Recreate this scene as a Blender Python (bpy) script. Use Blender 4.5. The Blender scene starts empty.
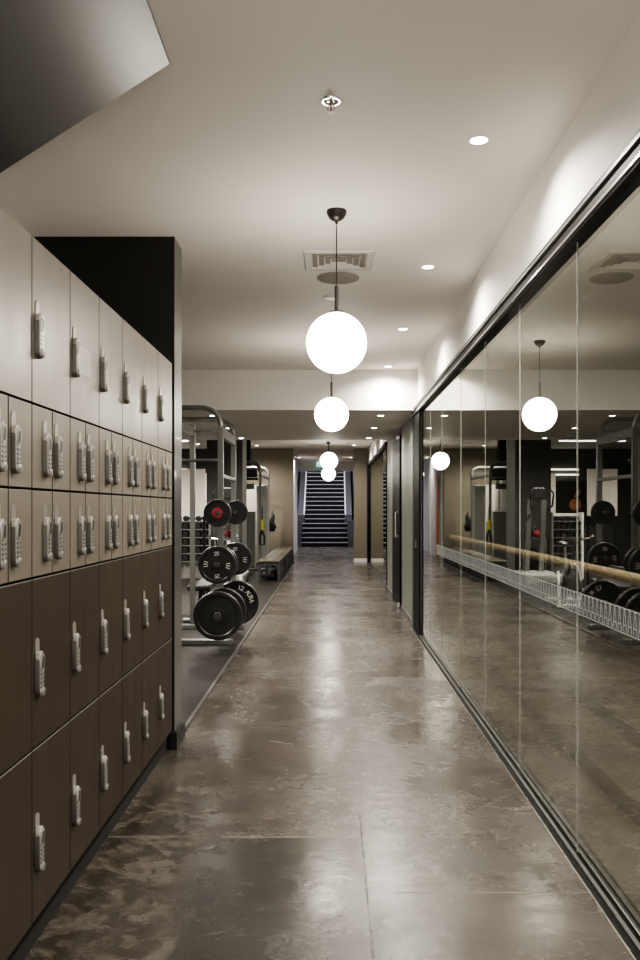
import bpy, bmesh, math, random
from mathutils import Vector, Matrix
random.seed(7)
SC = bpy.context.scene
COL = SC.collection
PI = math.pi
CAM = 1.416            # camera height
F = 880.0              # focal length in pixels
def Z(z): return z + CAM

# ------------------------------------------------------------------ materials
def mat(name):
    m = bpy.data.materials.new(name); m.use_nodes = True
    nt = m.node_tree; nt.nodes.clear()
    out = nt.nodes.new('ShaderNodeOutputMaterial')
    return m, nt, out
def N(nt, t, **k):
    n = nt.nodes.new(t)
    for a, v in k.items():
        if a.startswith('i_'):
            n.inputs[a[2:].replace('_', ' ')].default_value = v
        else: setattr(n, a, v)
    return n
def L(nt, a, b): nt.links.new(a, b)
def mth(nt, op, a, b=None, c=None, clamp=False):
    n = nt.nodes.new('ShaderNodeMath'); n.operation = op; n.use_clamp = clamp
    for i, v in enumerate((a, b, c)):
        if v is None: continue
        if hasattr(v, 'is_output') or hasattr(v, 'links'): nt.links.new(v, n.inputs[i])
        else: n.inputs[i].default_value = v
    return n.outputs[0]
def mixc(nt, f, a, b, mode='MIX'):
    n = nt.nodes.new('ShaderNodeMix'); n.data_type = 'RGBA'; n.blend_type = mode
    for idx, v in ((0, f), (6, a), (7, b)):
        if hasattr(v, 'links'): nt.links.new(v, n.inputs[idx])
        elif idx == 0: n.inputs[0].default_value = v
        else: n.inputs[idx].default_value = (*v, 1) if len(v) == 3 else v
    return n.outputs[2]
def noise(nt, vec, scale, detail=4, rough=.55, dist=0):
    n = N(nt, 'ShaderNodeTexNoise'); n.inputs['Scale'].default_value = scale
    n.inputs['Detail'].default_value = detail; n.inputs['Roughness'].default_value = rough
    n.inputs['Distortion'].default_value = dist
    nt.links.new(vec, n.inputs['Vector']); return n.outputs['Fac']
def ramp(nt, f, p0, p1):
    n = N(nt, 'ShaderNodeMapRange'); n.interpolation_type = 'SMOOTHSTEP'
    n.inputs['From Min'].default_value = p0; n.inputs['From Max'].default_value = p1
    nt.links.new(f, n.inputs['Value']); return n.outputs[0]
def wpos(nt, scale=(1, 1, 1)):
    g = N(nt, 'ShaderNodeNewGeometry')
    m = N(nt, 'ShaderNodeMapping'); m.inputs['Scale'].default_value = scale
    nt.links.new(g.outputs['Position'], m.inputs['Vector']); return m.outputs[0]

def plain(name, col, rough=.5, metal=0, nscale=30, namt=.12, bump=0, spec=.5, coat=0, stretch=(1, 1, 1)):
    m, nt, out = mat(name)
    p = N(nt, 'ShaderNodeBsdfPrincipled')
    v = wpos(nt, stretch)
    f = noise(nt, v, nscale)
    lo = tuple(c * (1 - namt) for c in col); hi = tuple(min(1, c * (1 + namt)) for c in col)
    L(nt, mixc(nt, f, lo, hi), p.inputs['Base Color'])
    p.inputs['Roughness'].default_value = rough; p.inputs['Metallic'].default_value = metal
    p.inputs['Specular IOR Level'].default_value = spec
    p.inputs['Coat Weight'].default_value = coat
    if bump:
        b = N(nt, 'ShaderNodeBump'); b.inputs['Strength'].default_value = bump; b.inputs['Distance'].default_value = .01
        L(nt, f, b.inputs['Height']); L(nt, b.outputs[0], p.inputs['Normal'])
    L(nt, p.outputs[0], out.inputs[0]); return m
def glow(name, col, s):
    m, nt, out = mat(name); e = N(nt, 'ShaderNodeEmission')
    e.inputs[0].default_value = (*col, 1); e.inputs[1].default_value = s
    L(nt, e.outputs[0], out.inputs[0]); return m

M = {}
M['plaster'] = plain('plaster', (.80, .765, .715), .7, nscale=2, namt=.02)
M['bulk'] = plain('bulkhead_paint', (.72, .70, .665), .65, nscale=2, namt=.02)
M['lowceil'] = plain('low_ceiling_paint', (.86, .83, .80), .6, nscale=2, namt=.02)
M['beige'] = plain('beige_paint', (.16, .138, .102), .6, nscale=3, namt=.04)
M['green'] = plain('sage_grey_paint', (.165, .172, .14), .45, nscale=3, namt=.04)
M['lav'] = plain('stair_wall_paint', (.62, .60, .64), .6, nscale=3, namt=.04)
M['blackwall'] = plain('black_paint', (.009, .009, .008), .38, nscale=3, namt=.1, spec=.35)
M['greyside'] = plain('dark_gloss_panel', (.05, .05, .046), .34, nscale=3, namt=.1, spec=1.0, coat=.5)
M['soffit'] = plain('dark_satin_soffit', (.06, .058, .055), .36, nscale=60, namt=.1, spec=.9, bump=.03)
M['blackmetal'] = plain('black_metal', (.006, .006, .006), .5, metal=0, nscale=50, spec=.12)
M['track'] = plain('track_grey_metal', (.13, .13, .125), .4, metal=.6, nscale=50)
M['bright'] = plain('bright_metal', (.75, .74, .71), .25, metal=1, nscale=50)
M['lockface'] = plain('lock_face', (.36, .345, .32), .35, metal=.5, nscale=90)
M['lock'] = plain('lock_zinc', (.19, .182, .165), .38, metal=.8, nscale=90)
M['locktop'] = plain('lock_lit_top', (.42, .40, .37), .35, metal=.5, nscale=90)  # light falling on the lock's top, painted in as paler metal
M['lockdark'] = plain('lock_dark', (.03, .03, .03), .4, nscale=90)
M['latch'] = plain('latch_plate', (.30, .285, .26), .3, metal=.3, nscale=90)
M['silver'] = plain('silver_powdercoat', (.20, .205, .19), .36, metal=.5, nscale=60)
M['palegrey'] = plain('pale_grey_shroud', (.32, .32, .30), .5, nscale=20)
M['cream'] = plain('cream_panel', (.56, .52, .46), .5, nscale=20)
M['rubber'] = plain('black_rubber', (.010, .010, .010), .42, nscale=80, bump=.05)
M['hub'] = plain('hub_metal', (.35, .35, .34), .35, metal=.9, nscale=60)
M['hubdark'] = plain('dark_hub', (.10, .10, .10), .35, metal=.6)
M['ink'] = plain('white_ink', (.62, .60, .56), .6)
M['red'] = plain('red_plastic', (.30, .03, .035), .4)
M['yellow'] = plain('yellow_webbing', (.65, .6, .05), .6)
M['orange'] = plain('orange_timber', (.72, .26, .08), .45, nscale=12, stretch=(6, 6, .6), namt=.25)
M['benchwood'] = plain('bench_timber', (.09, .08, .055), .5, nscale=9, stretch=(8, .6, 8), namt=.25)
M['benchframe'] = plain('bench_frame_paint', (.035, .035, .035), .45)
M['benchside'] = plain('bench_side_navy', (.02, .022, .035), .4)
M['stairdark'] = plain('stair_tread', (.009, .0085, .008), .7, nscale=20, spec=.1)
M['nosing'] = plain('stair_nosing', (.42, .40, .37), .45)
M['stone'] = plain('stair_stringer', (.05, .047, .046), .5, nscale=14, namt=.2)
M['white'] = plain('white_paint', (.78, .76, .72), .5)
M['vent'] = plain('vent_paint', (.62, .59, .55), .6)
M['grille'] = plain('speaker_grille', (.30, .28, .25), .75, nscale=300, spec=.1, namt=.4)
M['darkgap'] = plain('dark_gap', (.01, .009, .008), .8)
M['darkroom'] = plain('studio_wall_paint', (.06, .06, .055), .7)
M['charcoal'] = plain('charcoal_paint', (.05, .05, .047), .5)
M['bronze'] = plain('dark_bronze', (.035, .03, .026), .38, metal=.4)
M['chrome'] = plain('chrome', (.8, .8, .79), .12, metal=1)
M['paper'] = plain('paper_label', (.42, .40, .37), .5)
M['printed'] = plain('printed_lines', (.55, .53, .50), .6)
M['ball'] = glow('opal_glass_glow', (1.0, .92, .80), 16.5)
M['lamp'] = glow('downlight_glow', (1.0, .93, .82), 25.0)
M['led'] = glow('linear_led', (1.0, .95, .86), 3.5)
M['exit'] = glow('exit_green', (.02, .36, .26), .7)
M['exitw'] = glow('exit_white', (.8, .95, .88), 1.2)

def laminate(name, col, rough, var, spec=.6, metal=0):
    m, nt, out = mat(name); p = N(nt, 'ShaderNodeBsdfPrincipled')
    f = noise(nt, wpos(nt, (1, 60, 1.2)), 3, 5)
    g = noise(nt, wpos(nt, (1, 1, 1)), 1.6, 3)
    c = mixc(nt, ramp(nt, f, .3, .7), tuple(x * (1 - var) for x in col), tuple(x * (1 + var) for x in col))
    c = mixc(nt, ramp(nt, g, .3, .7), c, tuple(x * .9 for x in col))
    L(nt, c, p.inputs['Base Color'])
    p.inputs['Roughness'].default_value = rough
    p.inputs['Specular IOR Level'].default_value = spec; p.inputs['Metallic'].default_value = metal
    r = noise(nt, wpos(nt, (1, 4, 1)), 3, 3)
    L(nt, mth(nt, 'MULTIPLY_ADD', r, .18, rough - .09), p.inputs['Roughness'])
    L(nt, p.outputs[0], out.inputs[0]); return m
M['door_top'] = laminate('taupe_sheen_laminate', (.150, .133, .112), .36, .03, .6, .25)
M['door_mid'] = laminate('taupe_laminate', (.17, .147, .116), .45, .05)
M['door_low'] = laminate('brown_oak_laminate', (.040, .029, .020), .50, .13, .3)

def timber():
    m, nt, out = mat('beech_timber'); p = N(nt, 'ShaderNodeBsdfPrincipled')
    f = noise(nt, wpos(nt, (30, 1.2, 30)), 2, 5)
    L(nt, mixc(nt, f, (.52, .36, .19), (.70, .53, .33)), p.inputs['Base Color'])
    p.inputs['Roughness'].default_value = .35
    L(nt, p.outputs[0], out.inputs[0]); return m
M['beech'] = timber()

def concrete(name, tint=1.0, marks=True):
    m, nt, out = mat(name); p = N(nt, 'ShaderNodeBsdfPrincipled')
    v = wpos(nt); sep = N(nt, 'ShaderNodeSeparateXYZ'); L(nt, v, sep.inputs[0])
    X, Y = sep.outputs[0], sep.outputs[1]
    big = noise(nt, v, .9, 6, .62, .6)
    mid = noise(nt, wpos(nt, (1.0, 1.3, 1)), 1.25, 8, .62, .6)
    fine = noise(nt, v, 14, 6, .7, .3)
    grit = noise(nt, v, 90, 3, .6)
    base = mixc(nt, ramp(nt, big, .35, .65), (.046 * tint, .039 * tint, .032 * tint), (.094 * tint, .082 * tint, .068 * tint))
    base = mixc(nt, mth(nt, 'MULTIPLY', ramp(nt, mid, .50, .64), .75), base, (.028 * tint, .023 * tint, .018 * tint))
    pale = mth(nt, 'MULTIPLY', ramp(nt, noise(nt, wpos(nt, (1, 1.5, 1.3)), 2.3, 7, .60, 1.2), .62, .68), .55)
    base = mixc(nt, pale, base, (.20 * tint, .18 * tint, .155 * tint))
    base = mixc(nt, mth(nt, 'MULTIPLY', ramp(nt, fine, .45, .75), .35), base, (.045 * tint, .038 * tint, .032 * tint))
    base = mixc(nt, mth(nt, 'MULTIPLY', grit, .22), base, (.05, .045, .04))
    rough = mth(nt, 'MULTIPLY_ADD', ramp(nt, mid, .35, .7), .17, .15)
    rough = mth(nt, 'ADD', rough, mth(nt, 'MULTIPLY', ramp(nt, fine, .4, .7), .10))
    if marks:
        wob = mth(nt, 'MULTIPLY_ADD', noise(nt, v, 5, 5, .6), .10, -.05)
        Xw = mth(nt, 'ADD', X, wob); Yw = mth(nt, 'ADD', Y, wob)
        # darker smooth slab bottom left
        sl = mth(nt, 'MULTIPLY', ramp(nt, mth(nt, 'SUBTRACT', 3.80, Y), 0, .03), ramp(nt, mth(nt, 'SUBTRACT', Xw, -.60), 0, .14))
        sl = mth(nt, 'MULTIPLY', sl, ramp(nt, mth(nt, 'SUBTRACT', .35, Xw), 0, .5))
        base = mixc(nt, mth(nt, 'MULTIPLY', sl, .65), base, (.024, .023, .022))
        # mottled edge beside the lockers
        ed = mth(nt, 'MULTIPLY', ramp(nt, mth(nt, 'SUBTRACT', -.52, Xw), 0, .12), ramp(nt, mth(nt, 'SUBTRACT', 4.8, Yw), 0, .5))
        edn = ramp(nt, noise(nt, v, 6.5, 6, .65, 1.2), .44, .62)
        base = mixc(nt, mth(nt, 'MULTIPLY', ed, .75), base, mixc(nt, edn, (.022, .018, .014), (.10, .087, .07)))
        # joints
        def line(c, at, w): return mth(nt, 'LESS_THAN', mth(nt, 'ABSOLUTE', mth(nt, 'SUBTRACT', c, at)), w)
        j1 = mth(nt, 'MULTIPLY', line(X, .133, .0035), mth(nt, 'LESS_THAN', Y, 4.1))
        j2 = mth(nt, 'MULTIPLY', line(Y, 3.80, .005), mth(nt, 'LESS_THAN', X, .13))
        j3 = mth(nt, 'MULTIPLY', line(Y, 3.25, .005), mth(nt, 'GREATER_THAN', X, .24))
        j4 = line(Y, 6.4, .006); j5 = line(Y, 9.2, .007)
        jj = mth(nt, 'MULTIPLY', j1, ramp(nt, fine, .35, .55))
        base = mixc(nt, mth(nt, 'MULTIPLY', jj, .7), base, (.03, .026, .022))
        jp = mth(nt, 'MAXIMUM', j2, j3)
        base = mixc(nt, mth(nt, 'MULTIPLY', jp, .4), base, (.2, .18, .15))
        base = mixc(nt, mth(nt, 'MULTIPLY', mth(nt, 'MAXIMUM', j4, j5), .25), base, (.06, .05, .04))
        rough = mth(nt, 'ADD', rough, mth(nt, 'MULTIPLY', mth(nt, 'MAXIMUM', jj, jp), .3))
        # pits
        vo = N(nt, 'ShaderNodeTexVoronoi'); vo.inputs['Scale'].default_value = 9; L(nt, v, vo.inputs['Vector'])
        pit = mth(nt, 'MULTIPLY', mth(nt, 'LESS_THAN', vo.outputs['Distance'], .055), ramp(nt, noise(nt, v, 1.4, 2), .5, .6))
        base = mixc(nt, mth(nt, 'MULTIPLY', pit, .6), base, (.04, .035, .03))
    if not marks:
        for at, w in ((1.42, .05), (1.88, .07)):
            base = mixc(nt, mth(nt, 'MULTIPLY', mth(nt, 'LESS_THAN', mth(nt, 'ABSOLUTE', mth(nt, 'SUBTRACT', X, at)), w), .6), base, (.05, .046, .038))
    L(nt, base, p.inputs['Base Color']); L(nt, rough, p.inputs['Roughness'])
    p.inputs['Specular IOR Level'].default_value = .48
    b = N(nt, 'ShaderNodeBump'); b.inputs['Strength'].default_value = .16; b.inputs['Distance'].default_value = .012
    L(nt, mth(nt, 'ADD', mth(nt, 'MULTIPLY', fine, .5), mth(nt, 'MULTIPLY', mid, .8)), b.inputs['Height'])
    L(nt, b.outputs[0], p.inputs['Normal'])
    L(nt, p.outputs[0], out.inputs[0]); return m
M['floor'] = concrete('polished_concrete')
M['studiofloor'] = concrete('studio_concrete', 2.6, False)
M['gymfloor'] = plain('gym_rubber_floor', (.014, .012, .010), .6, nscale=6, namt=.25, spec=.15)

def glass(name, r0=.10, tint=(.80, .83, .78)):
    m, nt, out = mat(name)
    g = N(nt, 'ShaderNodeNewGeometry')
    d = N(nt, 'ShaderNodeVectorMath'); d.operation = 'DOT_PRODUCT'
    L(nt, g.outputs['Incoming'], d.inputs[0]); L(nt, g.outputs['Normal'], d.inputs[1])
    c = mth(nt, 'ABSOLUTE', d.outputs['Value'])
    f = mth(nt, 'MULTIPLY_ADD', mth(nt, 'POWER', mth(nt, 'SUBTRACT', 1, c), 3.0), 1 - r0, r0, clamp=True)
    t = N(nt, 'ShaderNodeBsdfTransparent'); t.inputs[0].default_value = (*tint, 1)
    s = N(nt, 'ShaderNodeBsdfGlossy'); s.inputs['Roughness'].default_value = 0; s.inputs[0].default_value = (.93, .95, .90, 1)
    mx = N(nt, 'ShaderNodeMixShader'); L(nt, f, mx.inputs[0]); L(nt, t.outputs[0], mx.inputs[1]); L(nt, s.outputs[0], mx.inputs[2])
    L(nt, mx.outputs[0], out.inputs[0]); return m
M['glass'] = glass('partition_glass')
def film(name, col, a):
    m, nt, out = mat(name)
    t = N(nt, 'ShaderNodeBsdfTransparent'); s = N(nt, 'ShaderNodeBsdfDiffuse')
    v = wpos(nt); f = noise(nt, v, 60)
    L(nt, mixc(nt, f, tuple(x * .9 for x in col), col), s.inputs[0])
    mx = N(nt, 'ShaderNodeMixShader'); mx.inputs[0].default_value = a
    L(nt, t.outputs[0], mx.inputs[1]); L(nt, s.outputs[0], mx.inputs[2]); L(nt, mx.outputs[0], out.inputs[0]); return m
M['film'] = film('frosted_film', (.42, .46, .46), .30)
M['filmline'] = film('white_vinyl_line', (.70, .74, .73), .75)

# ------------------------------------------------------------------ mesh helpers
class MB:
    def __init__(s): s.bm = bmesh.new(); s.mi = 0
    def _tag(s, faces):
        for f in faces: f.material_index = s.mi
    def box(s, x0, x1, y0, y1, z0, z1, bev=0):
        vs = [s.bm.verts.new((x, y, z)) for x in (x0, x1) for y in (y0, y1) for z in (z0, z1)]
        q = [(0, 1, 3, 2), (4, 6, 7, 5), (0, 4, 5, 1), (2, 3, 7, 6), (0, 2, 6, 4), (1, 5, 7, 3)]
        fs = [s.bm.faces.new([vs[i] for i in f]) for f in q]; s._tag(fs)
        if bev:
            es = list({e for f in fs for e in f.edges})
            r = bmesh.ops.bevel(s.bm, geom=es, offset=bev, segments=2, affect='EDGES', profile=.5)
            s._tag(r['faces'])
        return s
    def tube(s, pts, r, n=12, cap=True, rads=None, flat=None):
        pts = [Vector(p) for p in pts]; rings = []
        prev = None
        for i, p in enumerate(pts):
            t = (pts[min(i + 1, len(pts) - 1)] - pts[max(i - 1, 0)]).normalized()
            if prev is None:
                u = t.cross(Vector((0, 0, 1)));
                if u.length < .01: u = t.cross(Vector((0, 1, 0)))
                u.normalize()
            else: u = (prev - t * prev.dot(t)).normalized()
            prev = u; w = t.cross(u).normalized()
            rr = rads[i] if rads else r
            ring = []
            for k in range(n):
                a = 2 * PI * (k + .5) / n
                ca, sa = math.cos(a), math.sin(a)
                if flat: ca *= flat[0]; sa *= flat[1]
                ring.append(s.bm.verts.new(p + u * ca * rr + w * sa * rr))
            rings.append(ring)
        fs = []
        for a, b in zip(rings, rings[1:]):
            for k in range(n):
                fs.append(s.bm.faces.new((a[k], a[(k + 1) % n], b[(k + 1) % n], b[k])))
        if cap:
            fs.append(s.bm.faces.new(list(reversed(rings[0])))); fs.append(s.bm.faces.new(rings[-1]))
        s._tag(fs); return s
    def lathe(s, prof, origin, axis='Z', n=32):
        o = Vector(origin); rings = []; fs = []
        for r, h in prof:
            ring = []
            for k in range(n):
                a = 2 * PI * k / n; c, d = math.cos(a) * r, math.sin(a) * r
                v = {'Z': (c, d, h), 'Y': (c, h, d), 'X': (h, c, d)}[axis]
                ring.append(s.bm.verts.new(o + Vector(v)))
            rings.append(ring)
        for a, b in zip(rings, rings[1:]):
            for k in range(n):
                fs.append(s.bm.faces.new((a[k], a[(k + 1) % n], b[(k + 1) % n], b[k])))
        if prof[0][0] > 1e-5: fs.append(s.bm.faces.new(rings[0][::-1]))
        if prof[-1][0] > 1e-5: fs.append(s.bm.faces.new(rings[-1]))
        s._tag(fs); return s
    def prism(s, poly, a0, a1, axis):
        """poly of (u,v), extruded along axis"""
        def P(u, v, a): return {'X': (a, u, v), 'Y': (u, a, v), 'Z': (u, v, a)}[axis]
        A = [s.bm.verts.new(P(u, v, a0)) for u, v in poly]; B = [s.bm.verts.new(P(u, v, a1)) for u, v in poly]
        fs = [s.bm.faces.new(A[::-1]), s.bm.faces.new(B)]
        n = len(poly)
        for k in range(n): fs.append(s.bm.faces.new((A[k], A[(k + 1) % n], B[(k + 1) % n], B[k])))
        s._tag(fs); return s
    def quad(s, pts):
        f = s.bm.faces.new([s.bm.verts.new(p) for p in pts]); s._tag([f]); return s
    def build(s, name, mats, parent=None, loc=None, smooth=False, bevel=0):
        bm = s.bm
        bmesh.ops.remove_doubles(bm, verts=bm.verts, dist=1e-6)
        bmesh.ops.recalc_face_normals(bm, faces=bm.faces)
        if loc is not None:
            bmesh.ops.translate(bm, verts=bm.verts, vec=-Vector(loc))
        me = bpy.data.meshes.new(name); bm.to_mesh(me); bm.free()
        for m in (mats if isinstance(mats, (list, tuple)) else [mats]): me.materials.append(m)
        o = bpy.data.objects.new(name, me); COL.objects.link(o)
        if loc is not None: o.location = loc
        if parent is not None: o.parent = parent
        if smooth:
            for p in me.polygons: p.use_smooth = True
            try: me.set_sharp_from_angle(angle=math.radians(40))
            except Exception: pass
        if bevel:
            b = o.modifiers.new('bevel', 'BEVEL'); b.width = bevel; b.segments = 2; b.limit_method = 'ANGLE'
        return o
def thing(name, label, cat, loc=(0, 0, 0), group=None, rotz=0):
    o = bpy.data.objects.new(name, None); COL.objects.link(o); o.location = loc; o.rotation_euler.z = rotz
    o.empty_display_size = .1
    return tag(o, label, cat, group)
def tag(o, label, cat, group=None):
    o['label'] = label; o['category'] = cat
    if group: o['group'] = group
    return o
def struct(o): o['kind'] = 'structure'; return o
def dup(o, parent=None):
    c = o.copy(); COL.objects.link(c)
    if parent is not None: c.parent = parent
    for ch in list(o.children): dup(ch, c)
    return c
def sbox(name, m, *a): return struct(MB().box(*a).build(name, M[m]))
def arc(cx, cz, r, a0, a1, n=8):
    return [(cx + r * math.cos(a0 + (a1 - a0) * k / n), cz + r * math.sin(a0 + (a1 - a0) * k / n)) for k in range(n + 1)]
ORD = ['first', 'second', 'third', 'fourth', 'fifth', 'sixth', 'seventh', 'eighth', 'ninth', 'tenth', 'eleventh', 'twelfth', 'thirteenth', 'fourteenth', 'fifteenth', 'sixteenth']

# ------------------------------------------------------------------ room shell
H1 = Z(1.61); H2 = Z(1.146)
sbox('floor', 'floor', -1.8, 1.03, -2.5, 33.2, -.1, 0)
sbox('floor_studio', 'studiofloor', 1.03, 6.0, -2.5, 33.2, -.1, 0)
sbox('floor_gym', 'gymfloor', -7.0, -.95, 5.2, 23.4, 0, .014)
sbox('floor_gym_base', 'darkgap', -7.0, -1.8, 5.2, 33.2, -.1, 0)
sbox('trim_1', 'track', -.95, -.93, 5.45, 23.4, 0, .018)
sbox('ceiling', 'plaster', -7.0, 6.0, -2.5, 10.19, H1, H1 + .1)
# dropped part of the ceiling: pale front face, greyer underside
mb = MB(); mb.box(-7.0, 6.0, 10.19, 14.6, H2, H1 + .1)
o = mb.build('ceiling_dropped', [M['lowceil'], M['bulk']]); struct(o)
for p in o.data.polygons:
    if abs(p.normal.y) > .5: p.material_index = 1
sbox('ceiling_rear', 'plaster', -7.0, 6.0, 14.6, 30.2, H1, H1 + .1)
# left side
sbox('wall_left', 'plaster', -1.9, -1.8, -2.5, 5.2, 0, H1)
mb = MB(); mb.box(-1.9, -.925, 5.2, 5.45, 0, H1)
o = struct(mb.build('wall_black_end', [M['blackwall'], M['greyside']]))
for p in o.data.polygons:
    if p.normal.x > .5: p.material_index = 1
struct(MB().box(-.95, -.905, 5.17, 5.47, 0, .10).build('baseboard_black', M['blackwall']))
sbox('wall_gym_left', 'darkroom', -7.1, -7.0, 5.2, 33, 0, H1)
sbox('wall_gym_back', 'darkroom', -7.0, -2.4, 23.5, 23.6, 0, H1)
sbox('wall_gym_front', 'darkroom', -7.0, -1.9, 5.2, 5.3, 0, H1)
sbox('wall_beige', 'beige', -2.4, -1.01, 23.4, 23.6, 0, H1)
sbox('wall_passage_left', 'lav', -1.35, -1.15, 23.6, 30.1, 0, H1)
sbox('wall_pier', 'beige', .61, 1.1, 23.4, 23.7, 0, H1)
sbox('wall_passage_right', 'beige', .80, 1.1, 23.7, 30.1, 0, H1)
sbox('baseboard_pier', 'white', .605, 1.0, 23.38, 23.4, 0, .10)
sbox('wall_stair_header', 'bulk', -1.6, 1.3, 30.1, 30.3, Z(1.30), H1)
# column in the gym: dark front, pale side
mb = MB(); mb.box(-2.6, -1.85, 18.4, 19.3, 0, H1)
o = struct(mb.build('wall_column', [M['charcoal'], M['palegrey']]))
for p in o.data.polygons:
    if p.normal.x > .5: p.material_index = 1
sbox('wall_gym_panel', 'cream', -3.95, -3.3, 23.3, 23.5, 0, Z(.95))
sbox('wall_gym_panel_far', 'white', -6.3, -5.3, 21.0, 21.2, 0, H1)
# right side: wall over the glass, end walls
sbox('wall_right_upper', 'bulk', 1.0, 1.12, -2.5, 10.19, Z(1.19), H1)
sbox('wall_right_sage', 'green', 1.0, 1.12, 10.55, 12.42, 0, H2)
sbox('wall_right_sage_rear', 'green', 1.0, 1.12, 14.10, 15.7, 0, H1)
sbox('wall_right_rear_upper', 'bulk', 1.0, 1.12, 15.7, 23.4, Z(1.20), H1)
sbox('wall_studio_far', 'darkroom', 5.9, 6.0, -2.5, 30, 0, H1)
sbox('wall_studio_back', 'darkroom', 1.12, 5.9, 14.0, 14.1, 0, H1)
sbox('wall_studio_end', 'darkroom', 1.12, 5.9, 29.9, 30, 0, H1)
sbox('baseboard_sage', 'track', .985, 1.0, 10.55, 12.42, 0, .06)
sbox('baseboard_sage_rear', 'track', .985, 1.0, 14.10, 15.7, 0, .06)

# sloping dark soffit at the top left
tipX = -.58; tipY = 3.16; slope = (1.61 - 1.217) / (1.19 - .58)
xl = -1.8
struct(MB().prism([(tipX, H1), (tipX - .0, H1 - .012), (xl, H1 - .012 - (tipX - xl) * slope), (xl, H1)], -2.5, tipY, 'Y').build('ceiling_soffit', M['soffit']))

# ------------------------------------------------------------------ glass partition
def track(name, y0, y1, zt0, zt1):
    mb = MB()
    mb.mi = 0; mb.box(.965, 1.06, y0, y1, zt0, zt1)
    mb.mi = 1; mb.box(.955, .966, y0, y1, zt0 + (zt1 - zt0) * .66, zt0 + (zt1 - zt0) * .78)
    mb.mi = 2; mb.box(.958, .966, y0, y1, zt0 + .012, zt0 + .022)
    return struct(mb.build(name, [M['blackmetal'], M['track'], M['bright']]))
track('trim_2', -2.5, 10.5, Z(1.085), Z(1.19))
track('trim_3', 15.7, 23.3, Z(1.12), Z(1.20))
def sill(name, y0, y1):
    mb = MB(); mb.box(.955, 1.075, y0, y1, 0, .012)
    mb.mi = 1; mb.box(.975, .990, y0, y1, .012, .022); mb.box(1.035, 1.05, y0, y1, .012, .03)
    mb.mi = 2; mb.box(1.008, 1.014, y0, y1, .012, .024)
    mb.mi = 2; mb.box(.949, .955, y0, y1, 0, .008)
    return struct(mb.build(name, [M['blackmetal'], M['track'], M['bright']]))
sill('trim_4', -2.5, 10.5)
sill('trim_5', 15.7, 23.3)
mb = MB(); mb.box(.975, 1.05, 9.75, 10.55, 0, Z(1.19))
mb.mi = 1; mb.box(.965, .975, 10.0, 10.12, Z(-.44), Z(-.36)); mb.box(.968, .975, 10.40, 10.43, .02, Z(1.15))
struct(mb.build('trim_6', [M['blackmetal'], M['track']]))
sbox('trim_7', 'blackmetal', .955, 1.06, 23.0, 23.4, 0, Z(1.20))
sbox('trim_8', 'blackmetal', .985, 1.06, 15.66, 15.74, 0, Z(1.20))

joints = [-.78, .32, 1.40, 2.49, 3.572, 4.656, 5.70, 6.77, 7.93, 8.85, 9.75]
zg0, zg1 = .02, Z(1.10)
for i in range(len(joints) - 1):
    y0, y1 = joints[i], joints[i + 1]
    w = MB().quad([(1.0, y0 + .0016, zg0), (1.0, y1 - .0016, zg0), (1.0, y1 - .0016, zg1), (1.0, y0 + .0016, zg1)]).build('window_%d' % (i + 1), M['glass'])
    struct(w)
    MB().box(.997, 1.003, y1 - .0016, y1 + .0016, zg0, zg1).build('glass_edge', film('edge_seal', (.48, .49, .45), .40) if i == 0 else bpy.data.materials['edge_seal'], w)
    if 2.4 < y1 and y0 < 8.2:
        a, b = y0, min(y1, 8.3)
        mb = MB(); s0, s1 = Z(-.424), Z(-.335)
        mb.quad([(.996, a, s0), (.996, b, s0), (.996, b, s1), (.996, a, s1)])
        mb.mi = 1; xx = .994
        def seg(p, q, w):
            p = Vector((0, *p)); q = Vector((0, *q)); d = (q - p).normalized(); n = Vector((0, -d.z, d.y)) * w
            mb.quad([(xx, *(v.yz)) for v in (p - n, q - n, q + n, p + n)])
        seg((a, s0 + .002), (b, s0 + .002), .0016); seg((a, s1 - .002), (b, s1 - .002), .0012)
        n = int(round((b - a) / .052)); st = (b - a) / n
        for k in range(n):
            c = a + (k + .5) * st
            seg((c - .019, s0 + .008), (c - .003, s1 - .010), .0019); seg((c + .019, s0 + .008), (c + .003, s1 - .010), .0019)
            seg((c - .011, s0 + .030), (c + .011, s0 + .030), .0016)
            seg((c - .012, s1 - .006), (c + .012, s1 - .006), .0016)
        mb.build('safety_strip', [M['film'], M['filmline']], w)
for i, (y0, y1) in enumerate(((15.74, 17.6), (17.6, 19.4), (19.4, 21.2), (21.2, 23.0))):
    w = struct(MB().quad([(1.0, y0, zg0), (1.0, y1, zg0), (1.0, y1, Z(1.14)), (1.0, y0, Z(1.14))]).build('window_%d' % (i + 20), M['glass']))

# wooden barre behind the glass
t = thing('ballet_barre', 'long round pale timber barre running behind the glass partition', 'barre', (1.085, 5, 0))
bz = Z(-.250); bx = 1.085
def rel(m, name, mt, par, sm=True): return m.build(name, mt, par, smooth=sm)
m_ = MB().tube([(0, y - 5, bz) for y in (.4, 3, 5, 7.9)], .021, 16); rel(m_, 'rail', M['beech'], t)
for y in (1.9, 4.1, 6.3):
    m_ = MB().tube([(.0, y - 5, bz - .018), (.0, y - 5, bz - .05), (-.03, y - 5, bz - .07), (-.084, y - 5, bz - .07)], .007, 8)
    m_.lathe([(.024, 0), (.024, .006), (.010, .010)], (-.084, y - 5, bz - .07), 'X', 20)
    rel(m_, 'bracket', M['track'], t)

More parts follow.
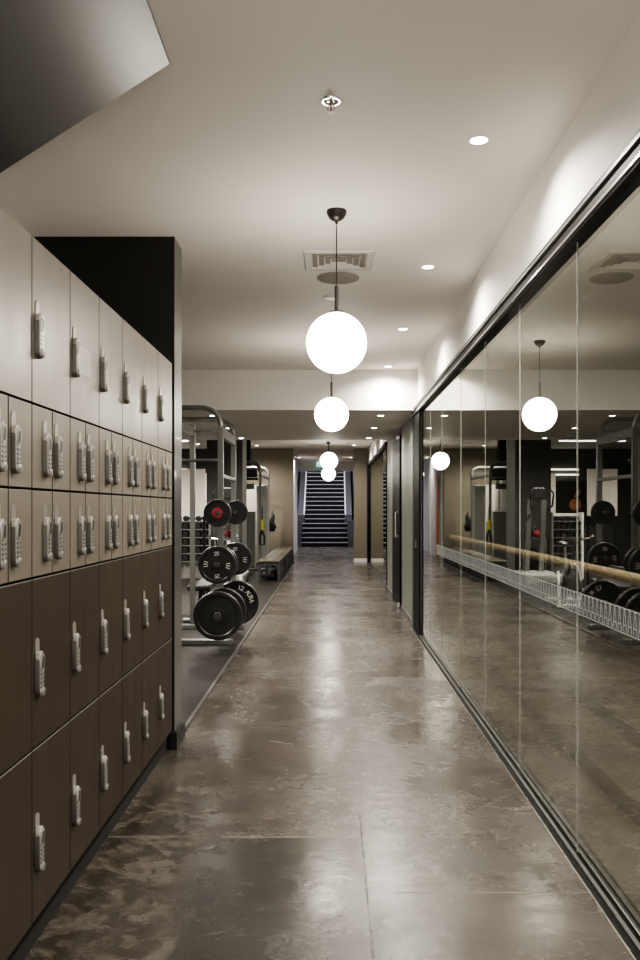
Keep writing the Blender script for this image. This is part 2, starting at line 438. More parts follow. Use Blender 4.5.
# ------------------------------------------------------------------ black framed door in the right wall
t = struct(MB().box(1.0, 1.10, 12.42, 12.50, 0, H2).box(1.0, 1.10, 14.0, 14.10, 0, H2).box(1.0, 1.10, 12.5, 14.0, H2 - .08, H2).build('door_1', M['blackmetal']))
leaf = MB()
leaf.box(.975, .998, 12.52, 13.98, .01, H2 - .09)
lf = leaf.build('door_leaf', M['blackmetal'], t)
MB().tube([(.976, 12.85, Z(-.05)), (.942, 12.85, Z(-.05)), (.942, 12.85, Z(-.40)), (.976, 12.85, Z(-.40))], .016, 10).build('handle', M['bright'], lf, smooth=True)
MB().box(.945, .975, 12.52, 12.72, H2 - .15, H2 - .11).build('closer', M['bright'], lf)
MB().box(.945, .975, 12.52, 12.60, .02, .08).build('lower_pivot', M['bright'], lf)

# ------------------------------------------------------------------ lockers
def stadium(w, h, n=8):
    r = w / 2; c = h / 2 - r
    pts = []
    for k in range(n + 1):
        a = PI * k / n; pts.append((r * math.cos(a), c + r * math.sin(a)))
    for k in range(n + 1):
        a = PI + PI * k / n; pts.append((r * math.cos(a), -c + r * math.sin(a)))
    return pts
def sh(pts, dy, dz): return [(a + dy, b + dz) for a, b in pts]
def make_lock():
    body = MB().prism(stadium(.044, .142), 0, .0155, 'X')
    body.mi = 1; body.prism(sh(stadium(.040, .138), 0, 0), .0150, .0175, 'X')
    body.mi = 2; body.prism(sh(stadium(.0445, .046), 0, .0485), .003, .0158, 'X')
    b = body.build('combination_lock', [M['lock'], M['lockface'], M['locktop']], smooth=True, bevel=.002)
    MB().prism(sh(stadium(.034, .085), 0, .070), 0, .003, 'X').build('latch_plate', M['latch'], b, smooth=True)
    lv = MB()
    def rot(pts): return [(u * math.cos(.25) + v * math.sin(.25), -u * math.sin(.25) + v * math.cos(.25) + .036) for u, v in pts]
    lv.prism(rot(stadium(.030, .054)), .0172, .020, 'X')
    lv.mi = 1; lv.prism(rot(stadium(.018, .040)), .0195, .0206, 'X')
    lv.build('lever', [M['lockface'], M['lockdark']], b)
    d = MB()
    for k in range(4):
        z = .000 - k * .0135
        d.mi = 1; d.prism([(-.016, z + .004), (0, z - .000), (.016, z + .004), (.016, z - .001), (0, z - .006), (-.016, z - .001)], .0172, .0182, 'X')
    d.mi = 0; d.prism([(-.004, .003), (.004, .003), (.004, -.044), (-.004, -.044)], .0172, .0186, 'X')
    d.build('number_dials', [M['lockface'], M['lockdark']], b)
    k_ = MB().lathe([(.013, .017), (.013, .022), (.010, .024)], (0, 0, -.055), 'X', 16)
    k_.mi = 1; k_.box(.022, .0245, -.002, .002, -.061, -.049)
    k_.build('keyhole', [M['lockface'], M['lockdark']], b, smooth=True)
    return b
LOCK = make_lock()
rows = [  # name, z0, z1, material, small?, lock centre z
    ('top', .326, .8446, 'door_top', False, .540),
    ('small_upper', .0615, .326, 'door_mid', True, .172),
    ('small_lower', -.2135, .0615, 'door_mid', True, -.098),
    ('tall', -.743, -.2135, 'door_low', False, -.515),
    ('bottom', -1.283, -.743, 'door_low', False, -1.062)]
colw = .3960; YF = 5.115
edges = [YF - .02 - colw * k for k in range(10)]     # from the black wall towards the camera
edges = [5.095, 4.685, 4.284, 3.885, 3.492, 3.104, 2.708, 2.31, 1.915, 1.52]
rowtxt = {'top': 'pale taupe tall locker of the top row, %s column from the black end wall',
          'small_upper': 'small pale taupe locker, upper small row, %s door from the black end wall',
          'small_lower': 'small pale taupe locker just above the dark lockers, %s door from the black end wall',
          'tall': 'dark brown locker of the upper dark row, %s column from the black end wall',
          'bottom': 'dark brown floor-level locker, %s column from the black end wall'}
grp = {'top': 'tall pale lockers of the top row', 'small_upper': 'small lockers of the upper small row', 'small_lower': 'small lockers of the lower small row',
       'tall': 'dark brown lockers of the upper dark row', 'bottom': 'dark brown lockers of the bottom row'}
FX = -.92
box_cache = {}
def locker(y0, y1, z0, z1, m, lockz, ly, label, group):
    g = .0035
    t = thing('locker', label, 'locker', (FX, (y0 + y1) / 2, Z(z0)), group)
    w = round(y1 - y0, 3); h = round(z1 - z0, 3); key = (w, h, m)
    if key not in box_cache:
        c = MB().box(-.56, -.022, -w / 2, w / 2, .0, h).build('carcass', M['darkgap'], t)
        d = MB().box(-.020, 0, -w / 2 + g, w / 2 - g, g, h - g, .0015)
        if m == 'door_low':
            d.mi = 1; d.box(-.004, .0006, -w / 2 + g, w / 2 - g, h - g - .003, h - g)
        d = d.build('door', [M[m], M['latch'], M['darkgap']], t)
        for p_ in d.data.polygons:
            if abs(p_.normal.y) > .9 or (abs(p_.normal.z) > .9 and p_.material_index == 0): p_.material_index = 2
        box_cache[key] = (c, d)
    else:
        for q in box_cache[key]:
            c = q.copy(); COL.objects.link(c); c.parent = t
    l = dup(LOCK, t); l.location = (0.0005, ly - (y0 + y1) / 2, Z(lockz) - Z(z0))
    return t
for ci in range(8):
    y1, y0 = edges[ci], edges[ci + 1]
    for rn, z0, z1, m, small, lz in rows:
        if not small:
            ly = y0 + .043
            lab = rowtxt[rn] % ORD[ci]
            locker(y0, y1, z0, z1, m, lz, ly, lab, grp[rn])
        else:
            ym = (y0 + y1) / 2
            for k, (a, b) in enumerate(((ym, y1), (y0, ym))):
                ly = ym + .034 if k == 0 else ym - .082
                lab = rowtxt[rn] % ORD[ci * 2 + k]
                locker(a, b, z0, z1, m, lz, ly, lab, grp[rn])
for o in [LOCK] + list(LOCK.children): bpy.data.objects.remove(o, do_unlink=True)
o = MB().box(-1.45, -.965, edges[8], 5.17, 0, Z(-1.283)).build('locker_plinth', M['darkgap'])
tag(o, 'dark recessed plinth running under the whole bank of lockers', 'plinth')
# label stuck on the third door
st = MB(); lx = FX + .0015
ya, yb = 3.215, 3.36
za, zb = Z(.495), Z(.60)
st.box(FX, lx, ya, yb, za, zb)
st.mi = 1
for k in range(6):
    z = zb - .014 - k * .0165
    for s0, s1 in ((.01, .07), (.08, .145 - (k % 3) * .02)):
        st.box(lx, lx + .0006, ya + s0, ya + s1, z - .003, z + .003)
o = st.build('notice_label', [M['paper'], M['printed']])
tag(o, 'small pale printed notice stuck beside the lock on a top-row locker door', 'notice')

# ------------------------------------------------------------------ ceiling fittings
def pendant(x, y, zc, ceil, label):
    t = thing('globe_pendant', label, 'pendant lamp', (x, y, Z(ceil)), 'white globe pendant lamps along the corridor')
    dz = zc - ceil; R = .163
    MB().lathe([(.054, 0), (.055, -.010), (.051, -.024), (.040, -.042), (.024, -.053), (.009, -.058), (.006, -.075)], (0, 0, 0), 'Z', 28).build('ceiling_rose', M['bronze'], t, smooth=True)
    MB().tube([(0, 0, -.08), (0, 0, dz + R + .14)], .0035, 8).build('cord', M['bronze'], t)
    MB().tube([(0, 0, dz + R + .145), (0, 0, dz + R - .006)], .011, 12).lathe([(.011, 0), (.034, -.004), (.036, -.018)], (0, 0, dz + R + .012), 'Z', 20).build('stem', M['bronze'], t, smooth=True)
    n = 24
    MB().lathe([(max(R * math.sin(PI * k / n), 1e-6), dz + R * math.cos(PI * k / n)) for k in range(n + 1)], (0, 0, 0), 'Z', 40).build('globe', M['ball'], t, smooth=True)
pendant(.03, 1.08, .896, 1.61, 'added globe pendant overhead, out of view, brightening the near ceiling')  # added lamp above the frame, lights the near ceiling
pendant(.03, 4.75, .896, 1.61, 'large glowing white globe pendant nearest the lockers, hanging below the sprinkler')
pendant(.005, 8.42, .905, 1.61, 'glowing white globe pendant in front of the pale bulkhead, second along the corridor')
pendant(-.04, 16.4, .895, 1.61, 'glowing white globe pendant in front of the staircase, overlapping the green exit sign')
pendant(-.06, 21.1, .84, 1.61, 'smallest and farthest glowing globe pendant, low in front of the dark stairs')

def downlight(x, y, ceil, power, label, light=True, r=.037):
    t = thing('downlight', label, 'downlight', (x, y, Z(ceil)), 'small round recessed downlights')
    MB().lathe([(r, -.002), (r + .010, -.004), (r + .012, 0)], (0, 0, 0), 'Z', 24).build('bezel', M['white'], t, smooth=True)
    MB().lathe([(1e-6, -.0035), (r, -.003)], (0, 0, 0), 'Z', 24).build('lens', M['lamp'], t)
    if light:
        ld = bpy.data.lights.new('downlight_beam', 'SPOT'); ld.energy = power * (5.6 if x < -1.2 else 4.0); ld.color = (1, .93, .84)
        ld.spot_size = math.radians(158); ld.spot_blend = 1.0; ld.shadow_soft_size = .035
        lo = bpy.data.objects.new('downlight_beam', ld); COL.objects.link(lo); lo.parent = t; lo.location = (0, 0, -.02)
for k, y in enumerate((-.16, 1.84, 3.84, 5.85, 7.87, 9.94)):  # the first two are added out of view to light the near end
    lab = ['added downlight out of view behind the camera', 'added unseen downlight just over the camera', 'largest bright downlight in the pale ceiling, nearest on the right',
           'second bright downlight of the right-hand row in the pale ceiling', 'third downlight of the right-hand row, level with the ceiling vent disc',
           'last downlight of the pale ceiling, close to the bulkhead'][k]
    downlight(.645, y, 1.61, 34, lab)
for k, y in enumerate((10.8, 12.45, 14.2)):
    downlight(.61, y, 1.146, 18, '%s right-hand downlight in the lowered grey ceiling, counted from the bulkhead' % ORD[k])
    downlight(-1.45, y, 1.146, 18, '%s left-hand downlight in the lowered grey ceiling, above the weight racks' % ORD[k])
downlight(-1.88, 22.3, 1.61, 34, 'downlight washing the beige wall behind the cable machine')
downlight(.58, 22.2, 1.61, 34, 'downlight close to the beige pier right of the staircase')
downlight(-1.0, 27.5, 1.61, 30, 'left-hand downlight above the passage to the stairs')
downlight(.62, 27.5, 1.61, 30, 'right-hand downlight above the passage to the stairs')
downlight(.62, 17.5, 1.61, 26, 'added downlight hidden above the lowered ceiling beside the rear glass')  # added lamp, hidden from view
downlight(.62, 20.0, 1.61, 26, 'added unseen downlight washing the pale wall over the rear glass')  # added lamp as well, also out of sight
for k, (x, y) in enumerate(((-3.4, 8.0), (-3.4, 12.4), (-4.6, 16.0), (-3.3, 21.8), (-2.2, 15.9), (-2.9, 9.9))):  # unseen lamps added to brighten the gym
    downlight(x, y, 1.146 if 10 < y < 14.6 else 1.61, 75, ['added gym downlight near the black end wall', 'added gym downlight deep in the lowered ceiling', 'added gym downlight left of the dumbbells', 'added gym downlight in front of the cream wall panel', 'added gym downlight before the dark column', 'added gym downlight behind the first rack frame'][k])
# linear LEDs in the gym
for k, (y, x0, x1, z) in enumerate(((20.6, -4.9, -3.35, 1.58), (23.44, -4.6, -3.84, 1.04), (23.44, -4.6, -4.0, .90))):
    o = MB().box(x0, x1, y, y + .06, Z(z), Z(z) + .03).build('linear_lamp', M['led'])
    tag(o, ['long thin white light strip under the gym ceiling', 'upper thin light strip on the dark gym wall', 'lower thin light strip on the dark gym wall'][k], 'light strip', 'thin light strips in the gym')
    if k:
        pass

# vent
vx, vy = .05, 5.69; S2 = .225
t = thing('air_vent', 'square louvred air vent in the pale ceiling behind the nearest pendant', 'air vent', (vx, vy, H1))
mb = MB()
def frust(mb, s_out, z_out, s_in, z_in):
    A = [(-s_out, -s_out, z_out), (s_out, -s_out, z_out), (s_out, s_out, z_out), (-s_out, s_out, z_out)]
    B = [(-s_in, -s_in, z_in), (s_in, -s_in, z_in), (s_in, s_in, z_in), (-s_in, s_in, z_in)]
    for i in range(4): mb.quad([A[i], A[(i + 1) % 4], B[(i + 1) % 4], B[i]])
frust(mb, S2, -.001, S2 - .01, -.012); frust(mb, S2 - .01, -.012, S2 - .045, -.012)
mb.build('frame', M['vent'], t)
mb = MB()
for k in range(4):
    so = S2 - .045 - k * .042
    frust(mb, so, -.010, so - .032, .022)
mb.build('louvre', M['vent'], t)
MB().box(-.17, .17, -.17, .17, -.0005, .0).build('backing', M['grille'], t)
o = MB().lathe([(.145, 0), (.147, -.006), (.138, -.012), (1e-6, -.014)], (.05, 6.12, H1), 'Z', 40).build('ceiling_speaker', M['grille'], smooth=True)
tag(o, 'round grey ceiling speaker disc just behind the square air vent', 'speaker')
o = MB().lathe([(.074, 0), (.076, -.006), (.066, -.012), (1e-6, -.012)], (.015, 6.68, H1), 'Z', 32).build('ceiling_disc', M['white'], smooth=True)
tag(o, 'small white round disc on the ceiling beyond the grey speaker', 'ceiling disc')
t = thing('sprinkler', 'metal fire sprinkler head in the ceiling, above the nearest pendant', 'sprinkler', (0, 3.47, H1))
MB().lathe([(.040, 0), (.038, -.006), (.030, -.007), (.022, -.003)], (0, 0, 0), 'Z', 28).build('escutcheon', M['chrome'], t, smooth=True)
MB().tube([(0, 0, 0), (0, 0, -.022)], .008, 10).build('body', M['hub'], t)
MB().tube([(0, 0, -.02), (0, 0, -.042)], .004, 8).build('bulb', M['red'], t)
MB().tube([(-.008, 0, -.02), (-.014, 0, -.032), (-.004, 0, -.046)], .0025, 6).tube([(.008, 0, -.02), (.014, 0, -.032), (.004, 0, -.046)], .0025, 6).build('yoke', M['hub'], t)
MB().lathe([(1e-6, -.045), (.014, -.046), (.014, -.049), (1e-6, -.050)], (0, 0, 0), 'Z', 16).build('deflector', M['white'], t)

# ------------------------------------------------------------------ gym equipment
def rack(name, label, x_in, x_out, ys, ztop, beamz, group=None, ar=.026):
    """two end frames over X joined along Y; x_in is the corridor side"""
    t = thing(name, label, 'weight rack', (x_in, ys[0], .014)); zt = Z(ztop) - .014
    w = x_in - x_out; dY = ys[1] - ys[0]; r = .20
    for y in (0, dY):
        pts = [(0, y, 0.03)] + [(0, y, zt - r)]
        up = MB().tube([(0, y, .03), (0, y, zt - r)], .04, 4, flat=(1, 1)); up.build('upright', M['silver'], t)
        MB().tube([(-w, y, .03), (-w, y, zt - .06)], .04, 4).build('upright', M['silver'], t)
        a = arc(-r, zt - r, r, 0, PI / 2, 8)
        MB().tube([(0, y, zt - r - .01)] + [(p[0], y, p[1]) for p in a] + [(-w - .25, y, zt)], ar, 12).build('top_arch', M['silver'], t, smooth=True)
        MB().box(-w - .2, -.03, y - .02, y + .02, zt - .155, zt - .125).build('crossbar', M['silver'], t)
        MB().box(-w - .12, .12, y - .05, y + .05, 0, .055, .008).build('foot', M['silver'], t)
    for z, h in beamz:
        MB().box(-.025, .025, .03, dY - .03, z - h / 2, z + h / 2, .004).build('crossbeam', M['silver'], t)
    MB().box(-w - .02, -w + .02, .03, dY - .03, zt - .2, zt - .1).build('crossbeam', M['silver'], t)
    return t
XP = -1.14
r1 = rack('power_rack', 'silver steel weight rack nearest the black end wall, with three rows of black plates', XP, -1.62, (9.1, 10.3), 1.05, [(Z(.78), .10), (.75, .05), (Z(.33), .04)])
pegs = [(-1.046, 0), (-.55, 0), (-.04, 0)]
for dY, px_ in ((0, .03), (1.2, .065)):
    for z, _ in pegs:
        MB().tube([(px_, dY + .0, Z(z) - .014), (px_, dY - .50, Z(z) - .014)], .020, 14).build('plate_peg', M['hubdark'], r1, smooth=True)
MB().tube([(-.48, .2, Z(.50)), (-.0, .2, Z(.50))], .016, 10).build('pull_up_bar', M['silver'], r1)
# text on plates
FONT = {'A': [((0, 0), (.5, 1)), ((.5, 1), (1, 0)), ((.22, .4), (.78, .4))], 'U': [((0, 1), (0, .15)), ((0, .15), (.3, 0)), ((.3, 0), (.7, 0)), ((.7, 0), (1, .15)), ((1, .15), (1, 1))],
        'R': [((0, 0), (0, 1)), ((0, 1), (.8, .95)), ((.8, .95), (.8, .55)), ((.8, .55), (0, .5)), ((.3, .5), (.9, 0))],
        '2': [((0, .85), (.5, 1)), ((.5, 1), (.95, .7)), ((.95, .7), (0, 0)), ((0, 0), (1, 0))], '5': [((.95, 1), (.05, 1)), ((.05, 1), (.05, .55)), ((.05, .55), (.8, .55)), ((.8, .55), (.9, .15)), ((.9, .15), (0, 0))],
        '1': [((.5, 0), (.5, 1))], '0': [((.1, 0), (.9, 0)), ((.9, 0), (.9, 1)), ((.9, 1), (.1, 1)), ((.1, 1), (.1, 0))]}
def ring_text(mb, s, rad, ang0, step, size, y):
    for i, ch in enumerate(s):
        if ch == ' ': continue
        a = ang0 - i * step     # angle in XZ, reading clockwise as seen from -Y
        up = Vector((math.cos(a), 0, math.sin(a))); rt = Vector((math.sin(a), 0, -math.cos(a)))
        for (p, q) in FONT[ch]:
            P = up * (rad + (p[1] - .5) * size) + rt * ((p[0] - .5) * size * .7)
            Q = up * (rad + (q[1] - .5) * size) + rt * ((q[0] - .5) * size * .7)
            d = (Q - P).normalized() * .0035; n = Vector((-d.z, 0, d.x))
            mb.quad([tuple(v + Vector((0, y, 0))) for v in (P - n - d, Q - n + d, Q + n + d, P + n - d)])
def plate(x, y, z, D, th, label, red=False, text='12 AURA'):
    t = thing('weight_plate', label, 'weight plate', (x, y, Z(z)), 'black weight plates on the silver rack')
    R = D / 2
    MB().lathe([(.028, -th / 2), (R * .30, -th / 2), (R * .32, -th / 2 + .008), (R * .80, -th / 2 + .008), (R * .84, -th / 2), (R * .97, -th / 2), (R, -th / 2 + .008), (R, th / 2 - .008), (R * .97, th / 2), (.028, th / 2)], (0, 0, 0), 'Y', 48).build('disc', M['rubber'], t, smooth=True)
    MB().lathe([(.026, -th / 2 - .003), (R * (.38 if red else .15), -th / 2 - .003), (R * (.40 if red else .17), -th / 2 + .002)], (0, 0, 0), 'Y', 28).build('hub', M['red'] if red else M['hubdark'], t, smooth=True)
    MB().lathe([(R + .001, th / 2 - .012), (R + .0025, th / 2 - .009), (R + .0025, th / 2 - .006), (R + .001, th / 2 - .003)], (0, 0, 0), 'Y', 48).build('rim', M['hub'], t, smooth=True)
    mb = MB()
    yy = -th / 2 + .0065
    if text:
        if D > .4: ring_text(mb, text, R * .70, 1.38, .21, .045, yy)
        else:
            for a0 in (PI / 2, 0, -PI / 2, PI):
                ring_text(mb, '25' if a0 in (PI / 2, -PI / 2) else '111', R * .60, a0 + .12, .2, .034, yy)
        mb.build('lettering', M['ink'], t)
pw = XP + .03
plate(pw + .0, 8.62, -1.046, .475, .055, 'largest black weight plate, on the lowest peg nearest the camera', text=None)
plate(pw + .02, 8.86, -1.03, .47, .05, 'black weight plate directly behind the largest one on the lowest near peg', text=None)
plate(pw + .045, 9.92, -1.055, .50, .055, 'large black plate with white lettering on the lowest far peg')
plate(pw - .01, 8.66, -.55, .37, .055, 'black plate with white marks on the middle near peg')
plate(pw + .0, 8.80, -.55, .36, .04, 'thin black plate tucked behind the marked plate on the middle near peg', text=None)
plate(pw + .035, 9.90, -.56, .37, .05, 'black plate on the middle far peg, half behind the near one')
plate(pw - .015, 8.72, -.04, .27, .06, 'small black plate with a red hub on the top near peg', red=True, text=None)
plate(pw + .035, 9.95, -.04, .27, .05, 'small black plate on the top far peg, behind the upright', text=None)

# second station by the beige wall
r2 = rack('cable_machine', 'silver cable machine with tall arches in front of the beige wall', -1.60, -2.35, (19.9, 22.5), 1.05, [(Z(.74), .06)], ar=.045)
r2['category'] = 'gym machine'
def shroud(x0, x1, y0, y1, z0, z1, m, nm='shroud'):
    MB().box(x0 + 1.6, x1 + 1.6, y0 - 19.9, y1 - 19.9, z0 - .014, z1 - .014, .02).build(nm, M[m], r2)
shroud(-1.86, -1.57, 21.9, 22.3, .06, Z(.60), 'palegrey', 'weight_stack_shroud')
shroud(-2.3, -1.62, 22.55, 22.62, Z(-.35), Z(.62), 'cream', 'backboard')
shroud(-2.1, -1.75, 20.3, 20.5, .06, Z(-.05), 'palegrey', 'lower_shroud')
shroud(-2.3, -1.66, 20.0, 20.2, Z(.66), Z(.71), 'blackmetal', 'shelf')
shroud(-2.25, -1.70, 20.25, 20.35, Z(.73), Z(.95), 'charcoal', 'head_panel')
shroud(-2.1, -1.75, 20.02, 20.12, Z(.45), Z(.58), 'silver', 'pulley_box')
o = MB().box(-2.02, -1.86, 20.2, 20.4, Z(1.0), H1).build('ceiling_bracket', M['blackmetal']); tag(o, 'black box hanging from the ceiling above the cable machine', 'ceiling box')
def strap(x, y, z0, z1, label, yellow):
    t = thing('suspension_strap', label, 'strap', (x, y, Z(z1)))
    h = z1 - z0
    MB().tube([(0, 0, 0), (0, 0, -h * .35)], .012, 8).build('webbing', M['rubber'], t)
    if not yellow:
        MB().tube([(0, 0, -h * .12), (.02, 0, -h * .3), (-.02, 0, -h * .6), (.03, 0, -h * .85), (0, 0, -h)], .05, 10, rads=[.02, .05, .07, .085, .03]).build('bundle', M['rubber'], t, smooth=True)
    MB().tube([(0, 0, -h * .35), (0, 0, -h * .65)], .030, 8, flat=(1, .4)).build('sleeve', M['yellow' if yellow else 'rubber'], t)
    MB().tube([(0, 0, -h * .62), (-.05, 0, -h * .8), (-.05, 0, -h), (.05, 0, -h), (.05, 0, -h * .8), (0, 0, -h * .62)], .025, 8).build('handle', M['rubber'], t)
strap(-1.545, 19.74, -.80, .06, 'black and yellow training strap hanging on the near upright of the cable machine', True)
strap(-1.50, 22.5, -.56, -.04, 'all black training strap hanging beside the beige wall', False)

# console machine in front of the column
t = thing('step_machine', 'exercise machine with two grey posts and a black console before the dark column', 'gym machine', (-1.98, 17.0, .014))
for dx in (-.14, .14):
    MB().tube([(dx, .3, .05), (dx, .05, Z(.16))], .065, 4).build('post', M['silver'], t)
MB().box(-.16, .06, -.02, .06, Z(.18), Z(.40), .015).build('console', M['rubber'], t)
MB().tube([(.10, 0, Z(-.05)), (.16, -.15, Z(.05)), (.17, -.2, Z(.28)), (.12, -.15, Z(.36))], .016, 8).build('handlebar', M['rubber'], t, smooth=True)
MB().tube([(-.2, 0, Z(-.05)), (-.26, -.15, Z(.05)), (-.27, -.2, Z(.28)), (-.22, -.15, Z(.36))], .016, 8).build('handlebar', M['rubber'], t, smooth=True)
MB().box(-.35, .35, -.6, .6, 0, .18, .03).build('base', M['palegrey'], t)

# spin bike
t = thing('exercise_bike', 'black exercise bike with a pale angled frame behind the weight plates', 'exercise bike', (-1.55, 13.0, .014))
MB().lathe([(.02, -.03), (.22, -.03), (.25, -.015), (.25, .015), (.22, .03), (.02, .03)], (0, -.25, .34), 'X', 36).build('flywheel', M['hub'], t, smooth=True)
MB().tube([(0, -.25, .34), (0, -.1, .62), (0, .35, .35), (0, .45, .06)], .035, 8).tube([(0, -.1, .62), (0, -.22, .95)], .03, 8).tube([(0, .28, .4), (0, .38, .85)], .03, 8).build('frame', M['silver'], t, smooth=True)
MB().box(-.26, .26, -.55, -.48, 0, .05, .01).box(-.26, .26, .45, .52, 0, .05, .01).tube([(0, -.5, .04), (0, -.25, .34)], .03, 8).build('base', M['white'], t)
MB().tube([(0, .28, .86), (0, .40, .88), (0, .52, .88)], .05, 12, rads=[.03, .07, .09], flat=(1, .4)).build('saddle', M['rubber'], t, smooth=True)
MB().tube([(-.2, -.4, 1.02), (-.2, -.25, .98), (0, -.22, .95), (.2, -.25, .98), (.2, -.4, 1.02)], .018, 8).build('handlebar', M['chrome'], t, smooth=True)
for s in (-1, 1):
    MB().tube([(0, .08, .33), (s * .09, .08 + s * .08, .33 + s * .12)], .014, 8).box(s * .14 - .05, s * .14 + .05, .03 + s * .08, .13 + s * .08, .31 + s * .12, .34 + s * .12).build('pedal', M['chrome'], t)
MB().box(.25, .33, -.5, -.42, 0, .03).tube([(.29, -.46, .01), (.22, -.1, .48)], .022, 8).build('strut', M['white'], t)
# flat bench in front of bike
t = thing('weight_bench', 'low black padded weight bench on a pale angled frame beside the racks', 'weight bench', (-1.62, 11.3, .014))
MB().box(-.14, .14, -.55, .55, .40, .47, .02).build('pad', M['rubber'], t)
MB().tube([(-.2, -.45, .03), (.2, -.45, .03)], .03, 8).tube([(0, -.45, .03), (0, -.3, .4)], .03, 8).tube([(0, .45, .03), (0, .3, .4)], .03, 8).tube([(-.2, .45, .03), (.2, .45, .03)], .03, 8).build('frame', M['silver'], t)

# white board on a stand behind the rack
t = thing('exercise_board', 'tall pale board on thin dark legs standing behind the silver weight rack', 'board', (-2.16, 13.5, .014))
MB().box(-.23, .23, -.015, .015, Z(-.12), Z(.60), .004).build('panel', M['cream'], t)
for sx in (-.21, .21):
    MB().box(sx - .015, sx + .015, .016, .04, .03, Z(.5)).build('leg', M['blackmetal'], t)
    MB().box(sx - .02, sx + .02, -.18, .22, 0, .03).build('foot', M['blackmetal'], t)

# dumbbell rack
t = thing('dumbbell_rack', 'tall white dumbbell stand with rows of dumbbells left of the column', 'dumbbell rack', (-2.72, 17.7, .014))
MB().box(-.32, -.28, -.15, .15, 0, Z(-.08)).build('side_panel', M['white'], t)
MB().box(.28, .32, -.15, .15, 0, Z(-.08)).build('side_panel', M['silver'], t)
MB().box(-.3, .3, .10, .13, 0, Z(-.10)).build('back_panel', M['white'], t)
levels = [Z(-.20 - k * .16) for k in range(6)]
for z in levels: MB().box(-.28, .28, -.13, .11, z - .075, z - .055).build('shelf', M['silver'], t)
def dumbbell(x, y, z, m='rubber', label='', group=None):
    t = thing('dumbbell', label, 'dumbbell', (x, y, z), group)
    MB().tube([(0, -.06, 0), (0, .06, 0)], .014, 8).build('grip', M['chrome'], t)
    for s in (-1, 1):
        MB().lathe([(.02, -.03), (.05, -.028), (.052, 0), (.05, .028), (.02, .03)], (0, s * .09, 0), 'Y', 12).build('head', M[m], t, smooth=True)
rn_ = ['top', 'second', 'third', 'fourth', 'fifth', 'lowest']
for li, z in enumerate(levels):
    for k in range(4):
        dumbbell(-2.72 - .19 + k * .126, 17.69, z + .011, label='small black dumbbell on the %s shelf of the white dumbbell stand' % rn_[li], group='black dumbbells on the %s shelf of the stand' % rn_[li])
# kettlebells with red bands on a low shelf
t = thing('kettlebell_shelf', 'low grey shelf holding two red weights in front of the dark column', 'shelf', (-2.12, 17.9, .014))
MB().box(-.24, .24, -.15, .15, Z(-.63), Z(-.60)).build('shelf_board', M['silver'], t)
for sx in (-.22, .22): MB().box(sx - .02, sx + .02, -.13, .13, 0, Z(-.63)).build('leg', M['silver'], t)
for k, x in enumerate((-2.02, -2.22)):
    q = thing('kettlebell', ['red kettlebell nearer the corridor on the low grey shelf', 'red kettlebell farther from the corridor on the low grey shelf'][k], 'kettlebell', (x, 17.9, Z(-.60) + .014))
    MB().lathe([(.05, 0), (.085, .03), (.10, .08), (.085, .13), (.04, .16)], (0, 0, 0), 'Z', 20).build('bell', M['red'], q, smooth=True)
    MB().tube([(-.05, 0, .13), (-.06, 0, .20), (-.03, 0, .24), (.03, 0, .24), (.06, 0, .20), (.05, 0, .13)], .016, 8).build('handle', M['chrome'], q, smooth=True)

# orange poster on the dark back wall
mb = MB(); mb.box(-5.0, -3.98, 23.42, 23.5, Z(-.35), Z(.75)); mb.mi = 1
mb.lathe([(1e-6, -.01), (.16, -.01), (.16, 0)], (-4.5, 23.42, Z(.12)), 'Y', 14)
mb.tube([(-4.5, 23.41, Z(.3)), (-4.62, 23.41, Z(.5))], .05, 6)
o = mb.build('wall_poster', [M['blackwall'], plain('dull_orange', (.25, .09, .04), .6, nscale=6, namt=.5)])
tag(o, 'dark wall poster with a dull orange shape deep in the gym', 'poster')
# orange timber upright in passage
o = MB().box(-1.149, -1.12, 25.7, 26.2, 0, Z(.98)).build('timber_panel', M['orange']); tag(o, 'orange timber panel on the left wall of the stair passage, seen in the glass', 'wall panel')

# long bench
t = thing('long_bench', 'long low timber-topped bench with dark frame against the beige wall end', 'bench', (-1.2, 20.1, .014))
hl = 3.1
for k in range(3): MB().box(-.21 + k * .143, -.21 + k * .143 + .135, -hl, hl, .375, .405, .004).build('seat_slat', M['benchwood'], t)
MB().box(-.2, .2, -hl + .02, hl - .02, .31, .37).build('frame', M['benchframe'], t)
for y in (-hl + .05, -1.0, 1.0, hl - .05):
    for x in (-.19, .19): MB().box(x - .025, x + .025, y - .03, y + .03, 0, .31).build('leg', M['benchframe'], t)
mb = MB()
for k in range(7):
    y = -hl + .25 + k * .86
    mb.box(.185, .195, y, y + .03, .02, .31); 
mb.box(.180, .186, -hl + .3, hl - .1, .03, .31)
mb.build('side_panel', M['benchside'], t)

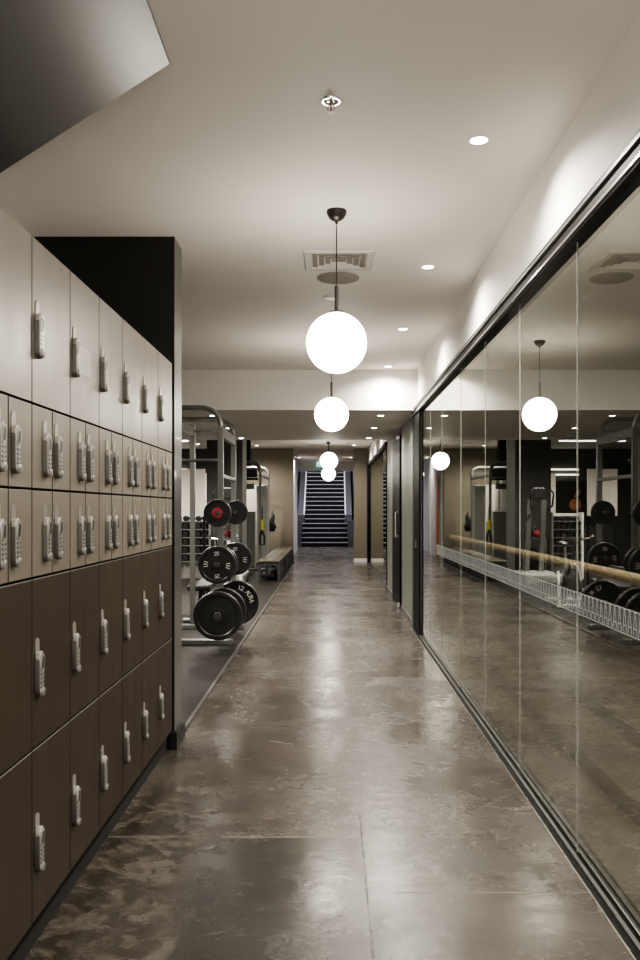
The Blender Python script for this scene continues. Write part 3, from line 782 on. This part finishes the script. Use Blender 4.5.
# ------------------------------------------------------------------ stairs
t = thing('staircase', 'wide dark staircase with pale nosings rising at the end of the corridor', 'staircase', (-.24, 32.8, 0))
rise, run = .174, .28
for k in range(21):
    w = .875 if k < 5 else .78
    s = MB().box(-w, w, k * run, k * run + run + .02, k * rise if k else 0, (k + 1) * rise).build('step', M['stairdark'], t)
    MB().box(-w, w, k * run - .006, k * run + .05, (k + 1) * rise - .022, (k + 1) * rise + .004).build('nosing', M['nosing'], s)
for sx in (-1, 1):
    x0, x1 = sorted((sx * .79, sx * 1.05))
    y0 = 5 * run - .1; y1 = 21 * run
    MB().prism([(y0, 0), (y0, 5 * rise + .32), (y1, 21 * rise + .32), (y1, 0)], x0, x1, 'X').build('stringer_wall', M['stone'], t)
    xa, xb = sorted((sx * .78, sx * .82))
    MB().prism([(y0, 5 * rise + .32), (y0, 5 * rise + .38), (y1, 21 * rise + .38), (y1, 21 * rise + .32)], xa, xb, 'X').build('handrail', M['white'], t)
    xc, xd = sorted((sx * .88, sx * 1.12))
    MB().box(xc, xd, -.05, 5 * run - .1, 0, 1.0).build('newel_block', M['stone'], t)
sbox('wall_stair_left', 'lav', -1.6, -1.42, 30.3, 39.5, 0, 6)
sbox('wall_stair_right', 'lav', .93, 1.1, 30.3, 39.5, 0, 6)
sbox('wall_stair_top', 'darkroom', -1.6, 1.1, 39.4, 39.5, 0, 6)
sbox('floor_stair', 'floor', -1.6, 1.3, 33.2, 39.5, -.1, 0)
sbox('wall_stair_front', 'lav', -1.6, 1.1, 30.3, 30.35, H1, 6)
sbox('ceiling_stair', 'lav', -1.6, 1.1, 30.3, 39.5, 6, 6.1)

# exit sign
t = thing('exit_sign', 'small green running-man exit sign half hidden behind the third globe', 'exit sign', (-.35, 29.9, Z(1.52)))
MB().box(-.15, .15, -.02, .02, -.12, .12, .005).build('housing', M['exit'], t)
mb = MB()
mb.lathe([(1e-6, -.001), (.022, -.001)], (-.09, -.022, .075), 'Y', 12)
for a, b in (((-.09, .05), (-.07, -.01)), ((-.07, -.01), (-.12, -.05)), ((-.07, -.01), (-.03, -.05)), ((-.03, -.05), (-.05, -.09)), ((-.12, -.05), (-.16, -.05)), ((-.09, .04), (-.14, .0)), ((-.09, .04), (-.03, .02))):
    mb.tube([(a[0], -.023, a[1]), (b[0], -.023, b[1])], .010, 6)
mb.box(.04, .11, -.0225, -.0215, -.09, .09)
mb.build('pictogram', M['exitw'], t)

# ------------------------------------------------------------------ lights
def area(name, loc, size, energy, col, rot=(0, 0, 0), sy=None):
    ld = bpy.data.lights.new(name, 'AREA'); ld.energy = energy; ld.color = col; ld.size = size
    if sy: ld.shape = 'RECTANGLE'; ld.size_y = sy
    o = bpy.data.objects.new(name, ld); COL.objects.link(o); o.location = loc; o.rotation_euler = rot; return o
area('stairwell_daylight', (-.24, 34.5, 5.9), 2.0, 40, (.98, .96, 1.0))
area('stair_landing_daylight', (-.24, 31.6, 5.8), 1.6, 200, (.84, .84, 1.0))
area('studio_fill_light', (2.8, 5, H1 - .05), 2.0, 60, (1, .93, .82), sy=8)  # added fill without a fitting, dimly lights the studio floor
w = bpy.data.worlds.new('world'); SC.world = w; w.use_nodes = True
bg = w.node_tree.nodes['Background']; bg.inputs[0].default_value = (1, .96, .91, 1); bg.inputs[1].default_value = 1.5

# ------------------------------------------------------------------ camera
cd = bpy.data.cameras.new('camera'); cam = bpy.data.objects.new('camera', cd); COL.objects.link(cam)
cam.location = (0, 0, CAM); cam.rotation_euler = (PI / 2, 0, 0)
cd.sensor_fit = 'VERTICAL'; cd.sensor_height = 36; cd.sensor_width = 24; cd.lens = F / 960 * 36
cd.shift_x = -11 / 960; cd.shift_y = 29 / 960
cd.clip_start = .05
SC.camera = cam
SC.view_settings.view_transform = 'AgX'
SC.view_settings.look = 'AgX - Medium High Contrast'
SC.view_settings.exposure = 0.80
SC.cycles.use_denoising = True
SC.cycles.max_bounces = 10; SC.cycles.diffuse_bounces = 5; SC.cycles.glossy_bounces = 5; SC.cycles.transparent_max_bounces = 12
SC.cycles.sample_clamp_indirect = 6
SC.cycles.caustics_reflective = False
